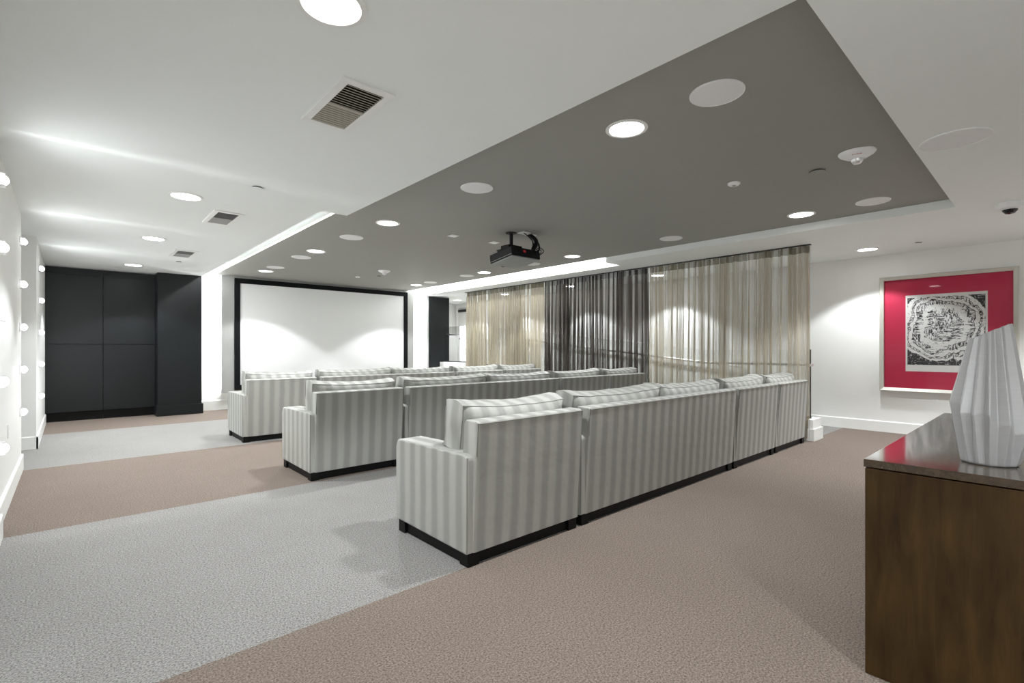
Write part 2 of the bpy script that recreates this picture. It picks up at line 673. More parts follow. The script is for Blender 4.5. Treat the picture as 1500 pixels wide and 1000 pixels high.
# ------------------------------------------------------------------ screen and surround
s = thing('projection_screen', 'large white projection screen in a black frame on a grey floating panel', 'screen', (4.67, 11.75, 0.36))
obj('surround', B(-2.30, 2.30, 0, 0.06, 0.0, ZT - 0.36 - 0.003), M_SURR, s)
fx0, fx1, fz0, fz1, fw = -2.065, 2.09, 0.05, 2.44, 0.105
bm = bmesh.new()
for a in ((fx0, fx1, fz0, fz0 + fw), (fx0, fx1, fz1 - fw, fz1), (fx0, fx0 + fw, fz0 + fw, fz1 - fw), (fx1 - fw, fx1, fz0 + fw, fz1 - fw)):
    box(bm, a[0], a[1], -0.05, 0.0, a[2], a[3], bev=0.004)
obj('frame', bm, M_BLACK, s)
obj('screen_surface', B(fx0 + fw - 0.01, fx1 - fw + 0.01, -0.015, -0.005, fz0 + fw - 0.01, fz1 - fw + 0.01), M_SCREEN, s)
for x in (-1.9, 0, 1.9):
    obj('bracket', B(x - 0.05, x + 0.05, 0.06, 0.15, 0.3, 2.2), M_DARKMET, s)

# ------------------------------------------------------------------ ceiling fixtures
def downlight_mesh(name, r, lens):
    t = thing(name, '', 'downlight', (0, 0, 0))
    bm = bmesh.new()
    lathe(bm, [(r, 0.0), (r, -0.006), (r * 0.84, -0.009), (r * 0.80, -0.004), (r * 0.80, 0.0)], 40)
    obj('trim_ring', bm, M_TRIM, t)
    bm = bmesh.new()
    lathe(bm, [(r * 0.805, -0.003), (0, -0.0035)], 40)
    obj('lens', bm, M_LED, t)
    return t


DL = None
def downlight(x, y, z, label, energy, group, size=110):
    global DL
    if DL is None:
        DL = downlight_mesh('downlight', 0.145, M_LED)
        DL.location = (x, y, z)
        DL['label'] = label
        DL['group'] = group
    else:
        copy_thing(DL, (x, y, z), label, group=group)
    spot('downlight_lamp', (x, y, z - 0.03), energy, size)


ORD = ['nearest', 'second nearest', 'third nearest', 'farthest']
gL, gT, gC = 'downlights in the white ceiling by the left wall', 'downlights in the dark tray ceiling', 'downlights behind the curtain'
for i, y in enumerate((2.05, 5.56, 7.98, 10.75)):
    downlight(0.82, y, ZC, 'round recessed downlight in white ceiling along left wall, %s of four' % ORD[i], E_DOWN, gL)
for i, y in enumerate((2.02, 5.5, 7.86, 10.56)):
    downlight(2.90, y, ZT, 'round recessed downlight in left line of dark tray ceiling, %s of four' % ORD[i], E_TRAY, gT)
for i, y in enumerate((1.97, 5.43, 7.78, 10.42)):
    downlight(6.25, y, ZT, 'round recessed downlight in right line of dark tray ceiling, %s of four' % ORD[i], E_TRAY, gT)
downlight(8.68, 1.86, ZC, 'round recessed downlight above the red framed picture', E_DOWN * 0.9, gC)
downlight(8.68, 5.31, ZC, 'round recessed downlight seen through beige curtain near the brown one', E_DOWN, gC)
downlight(8.68, 12.1, ZC, 'hidden downlight added over the landing by the far door', E_DOWN, gC)  # hidden lamp added to brighten the dark landing
downlight(8.68, 9.9, ZC, 'round recessed downlight over the ramp behind the far beige curtain', E_DOWN, gC)
downlight(8.68, 7.6, ZC, 'round recessed downlight over the ramp behind the dark brown curtain', E_DOWN, gC)
for x, y, k, lab in ((0.82, -1.5, 1.8, 'unseen fill downlight added in white ceiling behind the camera by the left wall'),
                     (7.6, -0.9, 3.0, 'unseen fill downlight added in white ceiling behind the camera by the right wall')):
    copy_thing(DL, (x, y, ZC), lab, group='unseen fill downlights added behind the camera')
    spot('downlight_lamp', (x, y, ZC - 0.03), E_DOWN * k, 130, 0.6)  # unseen downlights and their lamps, added to fill the near end with light

SPK = None
def speaker(x, y, z, label, sc=1.0):
    global SPK
    g = 'round flush speakers in the ceiling'
    if SPK is None:
        t = thing('ceiling_speaker', label, 'speaker', (x, y, z), 0, g)
        r = 0.152
        bm = bmesh.new()
        lathe(bm, [(r, 0.0), (r, -0.007), (r * 0.965, -0.009), (r * 0.96, -0.005)], 44)
        obj('rim', bm, M_WHITEPL, t)
        bm = bmesh.new()
        lathe(bm, [(r * 0.965, -0.006), (r * 0.6, -0.008), (0, -0.009)], 44)
        obj('grille', bm, M_GRILLE, t)
        SPK = t
        o = t
    else:
        o = copy_thing(SPK, (x, y, z), label)
    o.scale = (sc, sc, 1)


SO = ['nearest', 'second nearest', 'third nearest', 'second farthest', 'farthest']
for i, y in enumerate((1.374, 3.726, 6.548, 8.533, 9.935)):
    speaker(2.90, y, ZT, 'round white ceiling speaker in left line of dark tray ceiling, %s of five' % SO[i], 1.03)
for i, y in enumerate((1.291, 3.615, 6.40, 8.366, 9.787)):
    speaker(6.25, y, ZT, 'round white ceiling speaker in right line of dark tray ceiling, %s of five' % SO[i], 1.0)
speaker(4.565, 0.474, ZC, 'large round white ceiling speaker in white ceiling outside the tray', 1.28)


def vent(x0, x1, y0, y1, label, slat_mat, n, div):
    cx, cy = (x0 + x1) / 2, (y0 + y1) / 2
    hx, hy = (x1 - x0) / 2, (y1 - y0) / 2
    t = thing('ceiling_vent', label, 'vent', (cx, cy, ZC), 0, 'air vents in the white ceiling')
    f = 0.045
    bm = bmesh.new()
    for a in ((-hx, hx, -hy, -hy + f), (-hx, hx, hy - f, hy), (-hx, -hx + f, -hy + f, hy - f), (hx - f, hx, -hy + f, hy - f)):
        box(bm, a[0], a[1], a[2], a[3], -0.012, 0.0, bev=0.002)
    obj('frame', bm, M_TRIM, t)
    obj('duct', B(-hx + f, hx - f, -hy + f, hy - f, -0.003, -0.001), M_VENTD, t)
    for k in range(n):
        y = -hy + f + (2 * hy - 2 * f) * (k + 0.5) / n
        hwid = 0.010 if k < n / 2 else 0.0078
        bm = B(-hx + f, hx - f, -hwid, hwid, -0.0012, 0.0012)
        R = Matrix.Translation((0, y, -0.0085)) @ Matrix.Rotation(math.radians(24 if k < n / 2 else -10), 4, 'X')
        bmesh.ops.transform(bm, matrix=R, verts=bm.verts[:])
        obj('slat', bm, slat_mat, t)
    if div:
        obj('divider', B(-hx + f, hx - f, -0.012, 0.012, -0.012, -0.002), slat_mat, t)


vent(1.08, 1.385, 2.54, 3.185, 'large louvred ceiling vent with beige slats, nearest of three', M_SLAT, 20, True)
vent(1.12, 1.405, 5.885, 6.535, 'grey louvred ceiling vent near the second downlight, middle of three', M_SLATG, 20, False)
vent(1.145, 1.44, 8.62, 9.28, 'grey louvred ceiling vent close to the dark column, farthest of three', M_SLATG, 20, False)


def cover(x, y, z, label, mat=M_WHITEPL, r=0.05, gap=0.012):
    t = thing('sprinkler_cover', label, 'sprinkler cover', (x, y, z), 0, 'sprinkler covers in the ceiling')
    bm = bmesh.new()
    lathe(bm, [(r * 0.7, 0.0), (r * 0.7, -gap)], 28)
    obj('cup', bm, M_DARKMET, t)
    bm = bmesh.new()
    lathe(bm, [(0, -gap), (r, -gap), (r, -gap - 0.003), (0, -gap - 0.004)], 28)
    obj('cap', bm, mat, t)


cover(1.248, 4.82, ZC, 'white flat sprinkler cover in white ceiling beside the vents, nearer one', M_CEIL)
cover(1.352, 9.83, ZC, 'white flat sprinkler cover in white ceiling beyond the farthest vent', M_CEIL)
cover(8.644, 1.27, ZC, 'white flat sprinkler cover in white ceiling above the red picture', M_CEIL)
cover(4.817, 1.393, ZT, 'dark flat sprinkler cover beside the fire strobe on tray ceiling', M_TRAY, 0.06)
cover(4.884, 9.66, ZT, 'dark flat sprinkler cover on the tray ceiling near the screen', M_TRAY, 0.055)


def square_plate(x, y, label):
    o = obj('ceiling_plate', B(-0.06, 0.06, -0.06, 0.06, -0.008, 0.0, bev=0.002), M_WHITEPL)
    o.location = (x, y, ZT)
    tag(o, label, 'cover plate', 'white square plates on the tray ceiling')


square_plate(3.894, 5.524, 'square white cover plate on tray ceiling left of the projector')
square_plate(4.588, 5.482, 'square white cover plate on tray ceiling just beyond the projector')


def small_disc(x, y, label, r):
    t = thing('smoke_detector', label, 'detector', (x, y, ZT), 0, 'small white detectors on the tray ceiling')
    bm = bmesh.new()
    lathe(bm, [(r, 0.0), (r, -0.012), (r * 0.8, -0.022), (0, -0.024)], 28)
    obj('base', bm, M_WHITEPL, t)
    bm = bmesh.new()
    lathe(bm, [(r * 0.3, -0.023), (r * 0.26, -0.029), (0, -0.030)], 20)
    obj('sensor', bm, M_GREYPL, t)


small_disc(4.60, 2.016, 'small round white detector on tray ceiling between nearest downlights', 0.055)
small_disc(4.593, 10.055, 'small round white detector on tray ceiling close to the screen', 0.05)


def text_bm(txt, size):
    cu = bpy.data.curves.new('lettering', 'FONT')
    cu.body = txt
    cu.size = size
    cu.align_x = 'CENTER'
    cu.align_y = 'CENTER'
    cu.extrude = 0.0006
    o = bpy.data.objects.new('lettering', cu)
    COL.objects.link(o)
    dg = bpy.context.evaluated_depsgraph_get()
    me = bpy.data.meshes.new_from_object(o.evaluated_get(dg))
    bm = bmesh.new()
    bm.from_mesh(me)
    bpy.data.objects.remove(o)
    bpy.data.curves.remove(cu)
    bpy.data.meshes.remove(me)
    return bm


def strobe(x, y, label, rz, sc, letters):
    t = thing('fire_strobe', label, 'fire strobe', (x, y, ZT), rz, 'fire alarm strobes on the tray ceiling')
    bm = bmesh.new()
    lathe(bm, [(0.125 * sc, 0.0), (0.125 * sc, -0.012), (0.112 * sc, -0.028), (0.070 * sc, -0.052 * sc), (0.048 * sc, -0.058 * sc), (0, -0.06 * sc)], 44, sy=0.80)
    obj('base', bm, M_WHITEPL, t)
    bm = bmesh.new()
    lathe(bm, [(0.042 * sc, -0.056 * sc), (0.040 * sc, -0.075 * sc), (0.026 * sc, -0.092 * sc), (0, -0.098 * sc)], 24)
    obj('lens', bm, M_CHROME, t)
    if letters:
        bm = text_bm('FIRE', 0.036)
        # faces downward and outward on the sloping rim that looks toward the camera
        R = Matrix.Translation((0, -0.078, -0.040)) @ Matrix.Rotation(math.radians(90 - 52), 4, 'X')
        bmesh.ops.transform(bm, matrix=R, verts=bm.verts[:])
        obj('lettering', bm, M_RED, t)


strobe(4.587, 1.05, 'white ceiling fire strobe lettered FIRE at the near end of tray', -math.atan2(4.587, 1.05), 1.0, True)
strobe(4.622, 8.91, 'white ceiling fire strobe far along tray toward the screen', -math.atan2(4.6, 8.9), 0.95, True)

# dome camera at the right edge
t = thing('dome_camera', 'white ceiling dome camera with black lens at right edge', 'security camera', (6.97, 0.315, ZC))
bm = bmesh.new()
lathe(bm, [(0.105, 0.0), (0.105, -0.045), (0.097, -0.058), (0.062, -0.060), (0.06, -0.052)], 40)
obj('housing', bm, M_WHITEPL, t)
bm = bmesh.new()
lathe(bm, [(0.060, -0.055), (0.056, -0.080), (0.036, -0.104), (0, -0.113)], 32)
obj('dome', bm, plain('smoked_dome', (0.01, 0.01, 0.012), 0.06), t)
bm = bmesh.new()
lathe(bm, [(0.0605, -0.059), (0.066, -0.063), (0.060, -0.068)], 32)
obj('ring', bm, M_WHITEPL, t)

# ------------------------------------------------------------------ projector
p = thing('projector', 'black ceiling projector with grey underside hung from dark tray', 'projector', (4.40, 4.82, ZT))
TILT = Matrix.Translation((0, -0.22, -0.37)) @ Matrix.Rotation(math.radians(-8.4), 4, 'X')
bm = B(-0.255, 0.255, 0.0, 0.44, 0.012, 0.13, bev=0.012)
bmesh.ops.transform(bm, matrix=TILT, verts=bm.verts[:])
obj('body', bm, M_BLKPL, p)
bm = B(-0.245, 0.245, 0.01, 0.43, 0.0, 0.014, bev=0.006)
bmesh.ops.transform(bm, matrix=TILT, verts=bm.verts[:])
obj('underside', bm, M_GREYPL, p)
bm = bmesh.new()
box(bm, -0.258, -0.254, 0.01, 0.43, 0.028, 0.033)
bmesh.ops.transform(bm, matrix=TILT, verts=bm.verts[:])
obj('side_strip', bm, M_GREYPL, p)
bm = bmesh.new()
lathe(bm, [(0.062, 0.435), (0.062, 0.475), (0.05, 0.48), (0.045, 0.455), (0, 0.452)], 28, (0.0, 0, 0.07), 'y')
bmesh.ops.transform(bm, matrix=TILT, verts=bm.verts[:])
obj('lens', bm, M_DARKMET, p)
bm = bmesh.new()
lathe(bm, [(0.018, -0.003), (0.0, -0.0035)], 20, (-0.03, 0, 0.085), 'y', sx=1.5)
bmesh.ops.transform(bm, matrix=TILT, verts=bm.verts[:])
obj('badge', bm, M_RED, p)
bm = bmesh.new()
box(bm, -0.16, 0.02, 0.0, 0.2, -0.245, -0.225, bev=0.004)
box(bm, -0.14, 0.10, -0.03, 0.14, -0.235, -0.175, bev=0.012)
tube(bm, [(-0.02, 0.06, -0.2), (-0.02, 0.06, -0.004)], 0.024, 14)
lathe(bm, [(0.075, 0.0), (0.075, -0.008), (0.0, -0.009)], 24, (-0.02, 0.06, 0))
for dx, dy in ((-0.13, 0.03), (-0.13, 0.17), (0.0, 0.17)):
    tube(bm, [(dx, dy, -0.235), (dx * 1.4, dy * 1.1, -0.29)], 0.008, 8)
obj('mount', bm, M_BLKPL, p)
bm = bmesh.new()
box(bm, 0.035, 0.165, -0.13, 0.0, -0.008, -0.0005, bev=0.002)
box(bm, 0.19, 0.31, -0.09, 0.02, -0.008, -0.0005, bev=0.002)
obj('outlet_plate', bm, M_WHITEPL, p)
random.seed(3)
for (sx_, sy_, ex, ez, rr) in ((0.22, -0.04, 0.10, -0.24, 0.030), (0.26, -0.03, 0.18, -0.31, 0.012), (0.08, -0.08, 0.02, -0.28, 0.006), (0.11, -0.06, 0.06, -0.30, 0.006)):
    bm = bmesh.new()
    pts = []
    for k in range(13):
        u = k / 12
        pts.append((sx_ + (ex - sx_) * u + 0.03 * math.sin(u * PI), sy_ - 0.20 * u - 0.06 * math.sin(u * PI), -0.008 + (ez + 0.008) * u))
    tube(bm, pts, rr, 8)
    obj('cable', bm, M_BLKPL, p)
for k in range(4):
    bm = bmesh.new()
    x0 = 0.08 + 0.045 * k
    pts = [(x0 + 0.03 * math.sin(a), -0.24 - 0.045 * math.sin(a), -0.345 + 0.012 * k + 0.10 * (a / PI)) for a in [PI * j / 10 for j in range(11)]]
    tube(bm, pts, 0.006, 6)
    obj('cable', bm, M_BLKPL, p)

# ------------------------------------------------------------------ lamp rows on the left wall
def sconce_proto():
    t = thing('wall_sconce', '', 'wall lamp')
    obj('wall_plate', B(0, 0.010, -0.045, 0.045, -0.045, 0.045, bev=0.003), M_CHROME, t)
    bm = bmesh.new()
    for a in (-0.040, 0.036):
        box(bm, 0.008, 0.042, -0.04, 0.04, a, a + 0.004)
    obj('cage', bm, M_CHROME, t)
    bm = bmesh.new()
    lathe(bm, [(0, 0.008), (0.020, 0.009), (0.031, 0.020), (0.035, 0.033), (0.031, 0.046), (0.018, 0.057), (0, 0.063)], 20, (0, 0, 0), 'x')
    obj('bulb', bm, M_BULB, t)
    return t


FWD_SIGN = 1.0
SCP = sconce_proto()
fan = None
def fan_lamp(name, loc, energy):
    l = bpy.data.lights.new(name, 'POINT')
    l.energy = energy
    l.color = LIGHT_COL
    l.shadow_soft_size = 0.02
    l.use_nodes = True
    nt = l.node_tree
    em = [n for n in nt.nodes if n.type == 'EMISSION'][0]
    g = N(nt, 'ShaderNodeNewGeometry')
    s = N(nt, 'ShaderNodeSeparateXYZ')
    nt.links.new(g.outputs['Incoming'], s.inputs[0])
    y2 = mth(nt, 'POWER', mth(nt, 'DIVIDE', mth(nt, 'ABSOLUTE', s.outputs[1]), 0.09), 2)
    ex = mth(nt, 'EXPONENT', mth(nt, 'MULTIPLY', y2, -1.0))
    fwd = N(nt, 'ShaderNodeMapRange', interpolation_type='SMOOTHSTEP')
    fwd.inputs[1].default_value = -0.25
    fwd.inputs[2].default_value = 0.75
    nt.links.new(mth(nt, 'MULTIPLY', s.outputs[0], FWD_SIGN), fwd.inputs[0])
    body = mth(nt, 'ADD', mth(nt, 'MULTIPLY', fwd.outputs[0], 1.35), 0.05)
    up = N(nt, 'ShaderNodeMapRange', interpolation_type='SMOOTHSTEP')
    up.inputs[1].default_value = 0.1
    up.inputs[2].default_value = 0.95
    up.inputs[3].default_value = 1.0
    up.inputs[4].default_value = 0.35
    nt.links.new(mth(nt, 'ABSOLUTE', s.outputs[2]), up.inputs[0])
    tot = mth(nt, 'ADD', mth(nt, 'MULTIPLY', mth(nt, 'MULTIPLY', ex, 0.9), mth(nt, 'ADD', fwd.outputs[0], 0.12)), body)
    nt.links.new(mth(nt, 'MULTIPLY', tot, up.outputs[0]), em.inputs['Strength'])
    o = bpy.data.objects.new(name, l)
    o.location = loc
    COL.objects.link(o)


HN = ['topmost', 'second from top', 'middle', 'second from bottom', 'lowest']
rows = [(XL0, -0.6, 'unseen fill row added behind the camera'), (XL0, 4.66, 'row nearest the camera at left edge'), (XL1, 7.22, 'middle lamp row on left wall'), (XL2, 9.5, 'lamp row beside the black cabinets')]  # first row is out of view, added for extra fill light
first = True
for (x, y, nm) in rows:
    for k, z in enumerate((2.41, 1.965, 1.52, 1.08, 0.64)):
        lab = 'glowing glass wall lamp, %s in the %s' % (HN[k], nm)
        if first:
            SCP.location = (x, y, z)
            SCP['label'] = lab
            SCP['group'] = 'glowing wall lamps on the left wall'
            first = False
        else:
            copy_thing(SCP, (x, y, z), lab, group='glowing wall lamps on the left wall')
        fan_lamp('sconce_lamp', (x + 0.11, y, z), E_SCONCE)


def outlet(name, loc, rz, label, sw=False):
    t = thing(name, label, 'outlet', loc, rz)
    obj('plate', B(-0.036, 0.036, -0.006, 0.0, -0.058, 0.058, bev=0.002), M_WHITEPL, t)
    for z in (-0.022, 0.022):
        obj('socket', B(-0.017, 0.017, -0.008, -0.005, z - 0.016, z + 0.016, bev=0.002), M_TRIM, t)


outlet('wall_outlet', (XL1, 5.92, 0.60), PI / 2, 'white outlet plate low on the left wall between lamp rows')
outlet('wall_outlet', (XR, 1.20, 0.575), -PI / 2, 'white outlet plate under the red framed picture')

# ------------------------------------------------------------------ sofas
def pillow(w, h, t, seed, notch=None, nx=22, ny=7, nz=12):
    """upright loose back cushion, base at z=0, centre x=0, thickness along y"""
    bm = bmesh.new()
    rnd = random.Random(seed)
    dx = rnd.uniform(-1, 1)
    grid = {}

    def shape(a, b, c):
        ra = (1 - abs(a) ** 5) * (1 - abs(c) ** 5)
        th = t * (0.62 + 0.38 * ra ** 0.6)
        x = a * w / 2 * (1 - 0.02 * (1 - abs(c)))
        y = b * th / 2
        z = (c + 1) / 2 * h
        top = max(0.0, c)
        z -= 0.035 * (1 - abs(a) ** 2.2) * top * (1 - 0.35 * b * b) - 0.012 * dx * a * top
        z += 0.018 * (1 - b * b) * top
        nv = noise.noise(Vector((x * 5 + seed * 7.3, b * 1.7, z * 6)))
        n2 = noise.noise(Vector((x * 14 + seed * 3.1, y * 14, z * 14)))
        y += 0.010 * nv * b
        z += (0.010 * nv + 0.004 * n2) * top
        x += 0.006 * n2 * abs(a) ** 3
        x += math.copysign(0.022, a) * abs(a) ** 14 * (1 - b * b) * (1 - c * c) * (1 + 0.8 * nv)
        if notch is not None and x < notch[0]:
            z = max(z, notch[1])
        return (x, y, z)

    def vert(i, j, k):
        key = (i, j, k)
        if key not in grid:
            a, b, c = 2 * i / nx - 1, 2 * j / ny - 1, 2 * k / nz - 1
            grid[key] = bm.verts.new(shape(a, b, c))
        return grid[key]
    def face(q):
        try:
            bm.faces.new([vert(*p) for p in q])
        except ValueError:
            pass
    for i in range(nx):
        for k in range(nz):
            for j in (0, ny):
                face([(i, j, k), (i + 1, j, k), (i + 1, j, k + 1), (i, j, k + 1)])
        for j in range(ny):
            for k in (0, nz):
                face([(i, j, k), (i + 1, j, k), (i + 1, j + 1, k), (i, j + 1, k)])
    for j in range(ny):
        for k in range(nz):
            for i in (0, nx):
                face([(i, j, k), (i, j + 1, k), (i, j + 1, k + 1), (i, j, k + 1)])
    # seam lines
    loops = []
    for j in (0, ny):
        lp = [grid[(i, j, nz)].co.copy() for i in range(nx + 1)]
        dn0 = [grid[(0, j, k)].co.copy() for k in range(nz)]
        dn1 = [grid[(nx, j, k)].co.copy() for k in range(nz - 1, -1, -1)]
        loops.append(dn0 + lp + dn1)
    return bm, loops


def seat_unit(W, ncush, seed, label):
    t = thing('sofa', label, 'sofa')
    aw = 0.20
    # upholstered base
    obj('seat_base', B(aw - 0.002, W - 0.005, 0.045, 0.84, 0.08, 0.31, bev=0.015), M_FAB, t)
    # arm on the left
    bm = bmesh.new()
    prism(bm, [(0.028, 0.075), (0.86, 0.085), (0.875, 0.20), (0.875, 0.60), (0.85, 0.655), (0.6, 0.662), (0.05, 0.668), (0.018, 0.645)], 'x', 0.0, aw, bev=0.015, seg=3)
    obj('armrest', bm, M_FAB, t)
    # back, leaning very slightly backwards
    bm = bmesh.new()
    prism(bm, [(0.025, 0.075), (-0.022, 0.855), (-0.005, 0.868), (0.10, 0.868), (0.115, 0.85), (0.18, 0.075)], 'x', aw - 0.155, W - 0.004, bev=0.012, seg=2)
    obj('backrest', bm, M_FAB, t)
    # welt along the rear panel edge
    bm = bmesh.new()
    x0, x1 = aw - 0.150, W - 0.009
    tube(bm, [(x0, -0.009, 0.66), (x0, -0.0205, 0.853), (x1, -0.0205, 0.853), (x1, 0.027, 0.08)], 0.0045, 6)
    tube(bm, [(0.004, 0.030, 0.09), (0.004, 0.026, 0.652)], 0.004, 6)
    obj('piping', bm, M_PIPE, t)
    # cushions
    inner = W - aw - 0.01
    for c in range(ncush):
        cw = inner / ncush
        xa = aw + 0.003 + c * cw
        bm = B(xa + 0.002, xa + cw - 0.006, 0.20, 0.89, 0.31, 0.475, bev=0.045, seg=4)
        obj('seat_cushion', bm, M_FAB, t)
    tot = W - 0.075
    for c in range(ncush):
        cw = tot / ncush
        xm = 0.07 + cw * (c + 0.5)
        bm, loops = pillow(cw - 0.005, 0.48, 0.29, seed + c * 1.7, (aw + 0.01 - xm, 0.195) if c == 0 else None)
        R = Matrix.Translation((xm, 0.325, 0.475)) @ Matrix.Rotation(math.radians(9), 4, 'X')
        bmesh.ops.transform(bm, matrix=R, verts=bm.verts[:])
        bc = obj('back_cushion', bm, M_FAB, t, angle=60)
        bm = bmesh.new()
        for lp in loops:
            tube(bm, [R @ q for q in lp], 0.0035, 5)
        obj('seam', bm, M_PIPE, bc)
    for (x, y) in ((0.012, 0.03), (W - 0.10, 0.03), (0.012, 0.765), (W - 0.10, 0.765)):
        bm = bmesh.new()
        prism(bm, [(x, y), (x + 0.085, y), (x + 0.085, y + 0.085), (x, y + 0.085)], 'z', 0.0, 0.082, bev=0.003)
        obj('leg', bm, M_LEG, t)
    bm = bmesh.new()
    for a in ((0.03, W - 0.02, 0.05, 0.07), (0.03, W - 0.02, 0.80, 0.82), (0.03, 0.05, 0.07, 0.80), (W - 0.04, W - 0.02, 0.07, 0.80)):
        box(bm, a[0], a[1], a[2], a[3], 0.004, 0.082)
    obj('plinth', bm, M_LEG, t)
    return t


UN = [(0.0, 1.005, 1), (1.035, 2.505, 2), (3.565, 1.145, 1), (4.735, 1.05, 1)]
PL = ['armchair at the left end', 'long two-cushion sofa', 'armchair just right of the sofa', 'armchair at the curtain end']
RW = [('nearest seating row', 1.735, 2.30), ('middle seating row', 1.735, 4.845), ('row closest to the screen', 1.755, 7.45)]
protos = []
for ri, (rn, x0, y0) in enumerate(RW):
    for ui, (ox, W, nc) in enumerate(UN):
        lab = 'grey striped %s of the %s' % (PL[ui], rn)
        g = 'striped sofas of the %s' % rn
        if ri == 0:
            t = seat_unit(W, nc, 1.0 + ui * 5.3, lab)
            protos.append(t)
            t.location = (x0 + ox, y0, 0)
            t['group'] = g
        else:
            copy_thing(protos[ui], (x0 + ox, y0, 0), lab, group=g)

# ------------------------------------------------------------------ curtains
def curtain(y0, y1, label, mats, seed):
    t = thing('curtain', label, 'curtain', (7.665, (y0 + y1) / 2, 0), 0, 'sheer curtains along the ramp')
    L = y1 - y0
    rnd = random.Random(seed)
    ny = int(L / 0.011)
    # fold phase with varying pleat width
    ph = [0.0]
    for i in range(ny):
        u = i / ny * L
        wl = max(0.045, 0.115 + 0.11 * noise.noise(Vector((u * 4.3, seed * 5.1, 0))))
        ph.append(ph[-1] + 2 * PI * (L / ny) / wl)
    zt = 2.735

    def fx(i, v):
        u = i / ny * L
        a = 0.026 + 0.036 * v + 0.030 * noise.noise(Vector((u * 2.3, seed, v * 0.5)))
        q = ph[i] + 0.9 * noise.noise(Vector((u * 1.1, seed * 2.2, v * 1.3))) * v
        s_ = math.sin(q) + 0.28 * math.sin(2.0 * q + 1.3 * noise.noise(Vector((u, seed, 3))))
        return max(-0.07, min(0.07, a * s_)), 0.028 * v * math.cos(q) * (0.6 + noise.noise(Vector((u * 3, seed, 9))))

    def sheet(z0, z1, nz, gather):
        bm = bmesh.new()
        rows_ = []
        for k in range(nz + 1):
            z = z0 + (z1 - z0) * k / nz
            v = (zt - z) / zt
            r = []
            for i in range(ny + 1):
                dx, dy = fx(i, 0.15 + 0.85 * min(1, v * 1.6))
                if gather:
                    dx = dx * 0.7 + 0.012 * math.sin(i * 2.4 + seed) * (1 if i % 2 else -1)
                r.append(bm.verts.new((dx, -L / 2 + L * i / ny + dy, z)))
            rows_.append(r)
        for A, Bq in zip(rows_, rows_[1:]):
            for i in range(ny):
                bm.faces.new([A[i], A[i + 1], Bq[i + 1], Bq[i]])
        return bm
    obj('sheer_panel', sheet(0.03, zt - 0.10, 16, False), mats[0], t, angle=180)
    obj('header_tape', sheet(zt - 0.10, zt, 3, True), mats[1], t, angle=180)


curtain(2.30, 4.86, 'beige sheer pleated curtain nearest the camera', (M_SHEER, M_SHEERH), 1.0)
curtain(4.87, 7.46, 'dark brown sheer pleated curtain between the two beige ones', (M_SHEERD, M_SHEERDH), 2.0)
curtain(7.47, 10.25, 'beige sheer pleated curtain farthest away by the dark panel', (M_SHEER, M_SHEERH), 3.0)
tr = obj('curtain_track', B(7.625, 7.675, 2.29, 10.3, 2.735, 2.749), M_DARKMET)
tag(tr, 'slim dark curtain track fixed under the white soffit', 'curtain track')

# ------------------------------------------------------------------ curb, ramp, balustrade, handrails
def rampz(y):
    return min(0.62, max(0.0, (y - 3.9) * 0.10))


cb = bmesh.new()
box(cb, 7.71, 8.06, 2.28, 3.9, 0, 0.30, bev=0.004)
prism(cb, [(3.9, 0.0), (13.2, 0.0), (13.2, 0.92), (10.1, 0.92), (3.9, 0.30)], 'x', 7.71, 8.06)
cur = struct('wall_ramp', cb, M_WALL)
bm = B(7.695, 8.085, 2.262, 3.9, 0.0, 0.17, bev=0.004)
struct('baseboard_ramp', bm, M_TRIM)
bm = bmesh.new()
prism(bm, [(3.9, 0.001), (13.2, 0.001), (13.2, 0.62), (10.1, 0.62)], 'x', 8.06, XR)
struct('floor', bm, M_CARPET)
bm = bmesh.new()
prism(bm, [(3.9, 0.002), (10.1, 0.622), (13.2, 0.622), (13.2, 0.79), (10.1, 0.79), (3.9, 0.17)], 'x', XR - 0.018, XR)
struct('baseboard_right', bm, M_TRIM)

t = thing('glass_balustrade', 'clear glass balustrade with slim rail standing on the white curb', 'balustrade', (7.86, 2.35, 0.3))
gl = [(0.02, 1.59, 0.0), (1.61, 4.69, None), (4.71, 7.79, None), (7.81, 10.8, None)]
for a, b, _ in gl:
    za0, zb0 = max(0.3, rampz(a + 2.3) + 0.3) - 0.3, max(0.3, rampz(b + 2.3) + 0.3) - 0.3
    bm = bmesh.new()
    prism(bm, [(a, za0), (b, zb0), (b, zb0 + 0.98), (a, za0 + 0.98)], 'x', -0.006, 0.006)
    obj('glass_pane', bm, M_GLASS, t, smooth=False)
bm = bmesh.new()
tube(bm, [(0, 0.008, 0.002), (0, 0.008, 0.985)], 0.008, 10)
obj('end_post', bm, M_DARKMET, t)
bm = bmesh.new()
prism(bm, [(0.0, 0.0), (1.55, 0.0), (7.75, 0.62), (10.8, 0.62), (10.8, 0.65), (7.75, 0.65), (1.55, 0.03), (0.0, 0.03)], 'x', -0.02, 0.02)
obj('base_channel', bm, M_DARKMET, t)
bm = bmesh.new()
rail = [(0.07, 0.0, 0.76)] + [(0.07, y - 2.3, rampz(y) + 0.76) for y in (3.85, 4.0, 5, 6, 7, 8, 9, 10.0, 10.2, 13.15)]
tube(bm, rail, 0.019, 10)
obj('handrail', bm, M_CHROME, t)
bm = bmesh.new()
for y in (2.31, 4.0, 6.0, 8.0, 10.0, 12.0):
    z = rampz(y) + 0.76
    box(bm, -0.03, 0.09, y - 2.3 - 0.018, y - 2.3 + 0.018, z - 0.018, z + 0.018, bev=0.004)
obj('clamp', bm, M_CHROME, t)

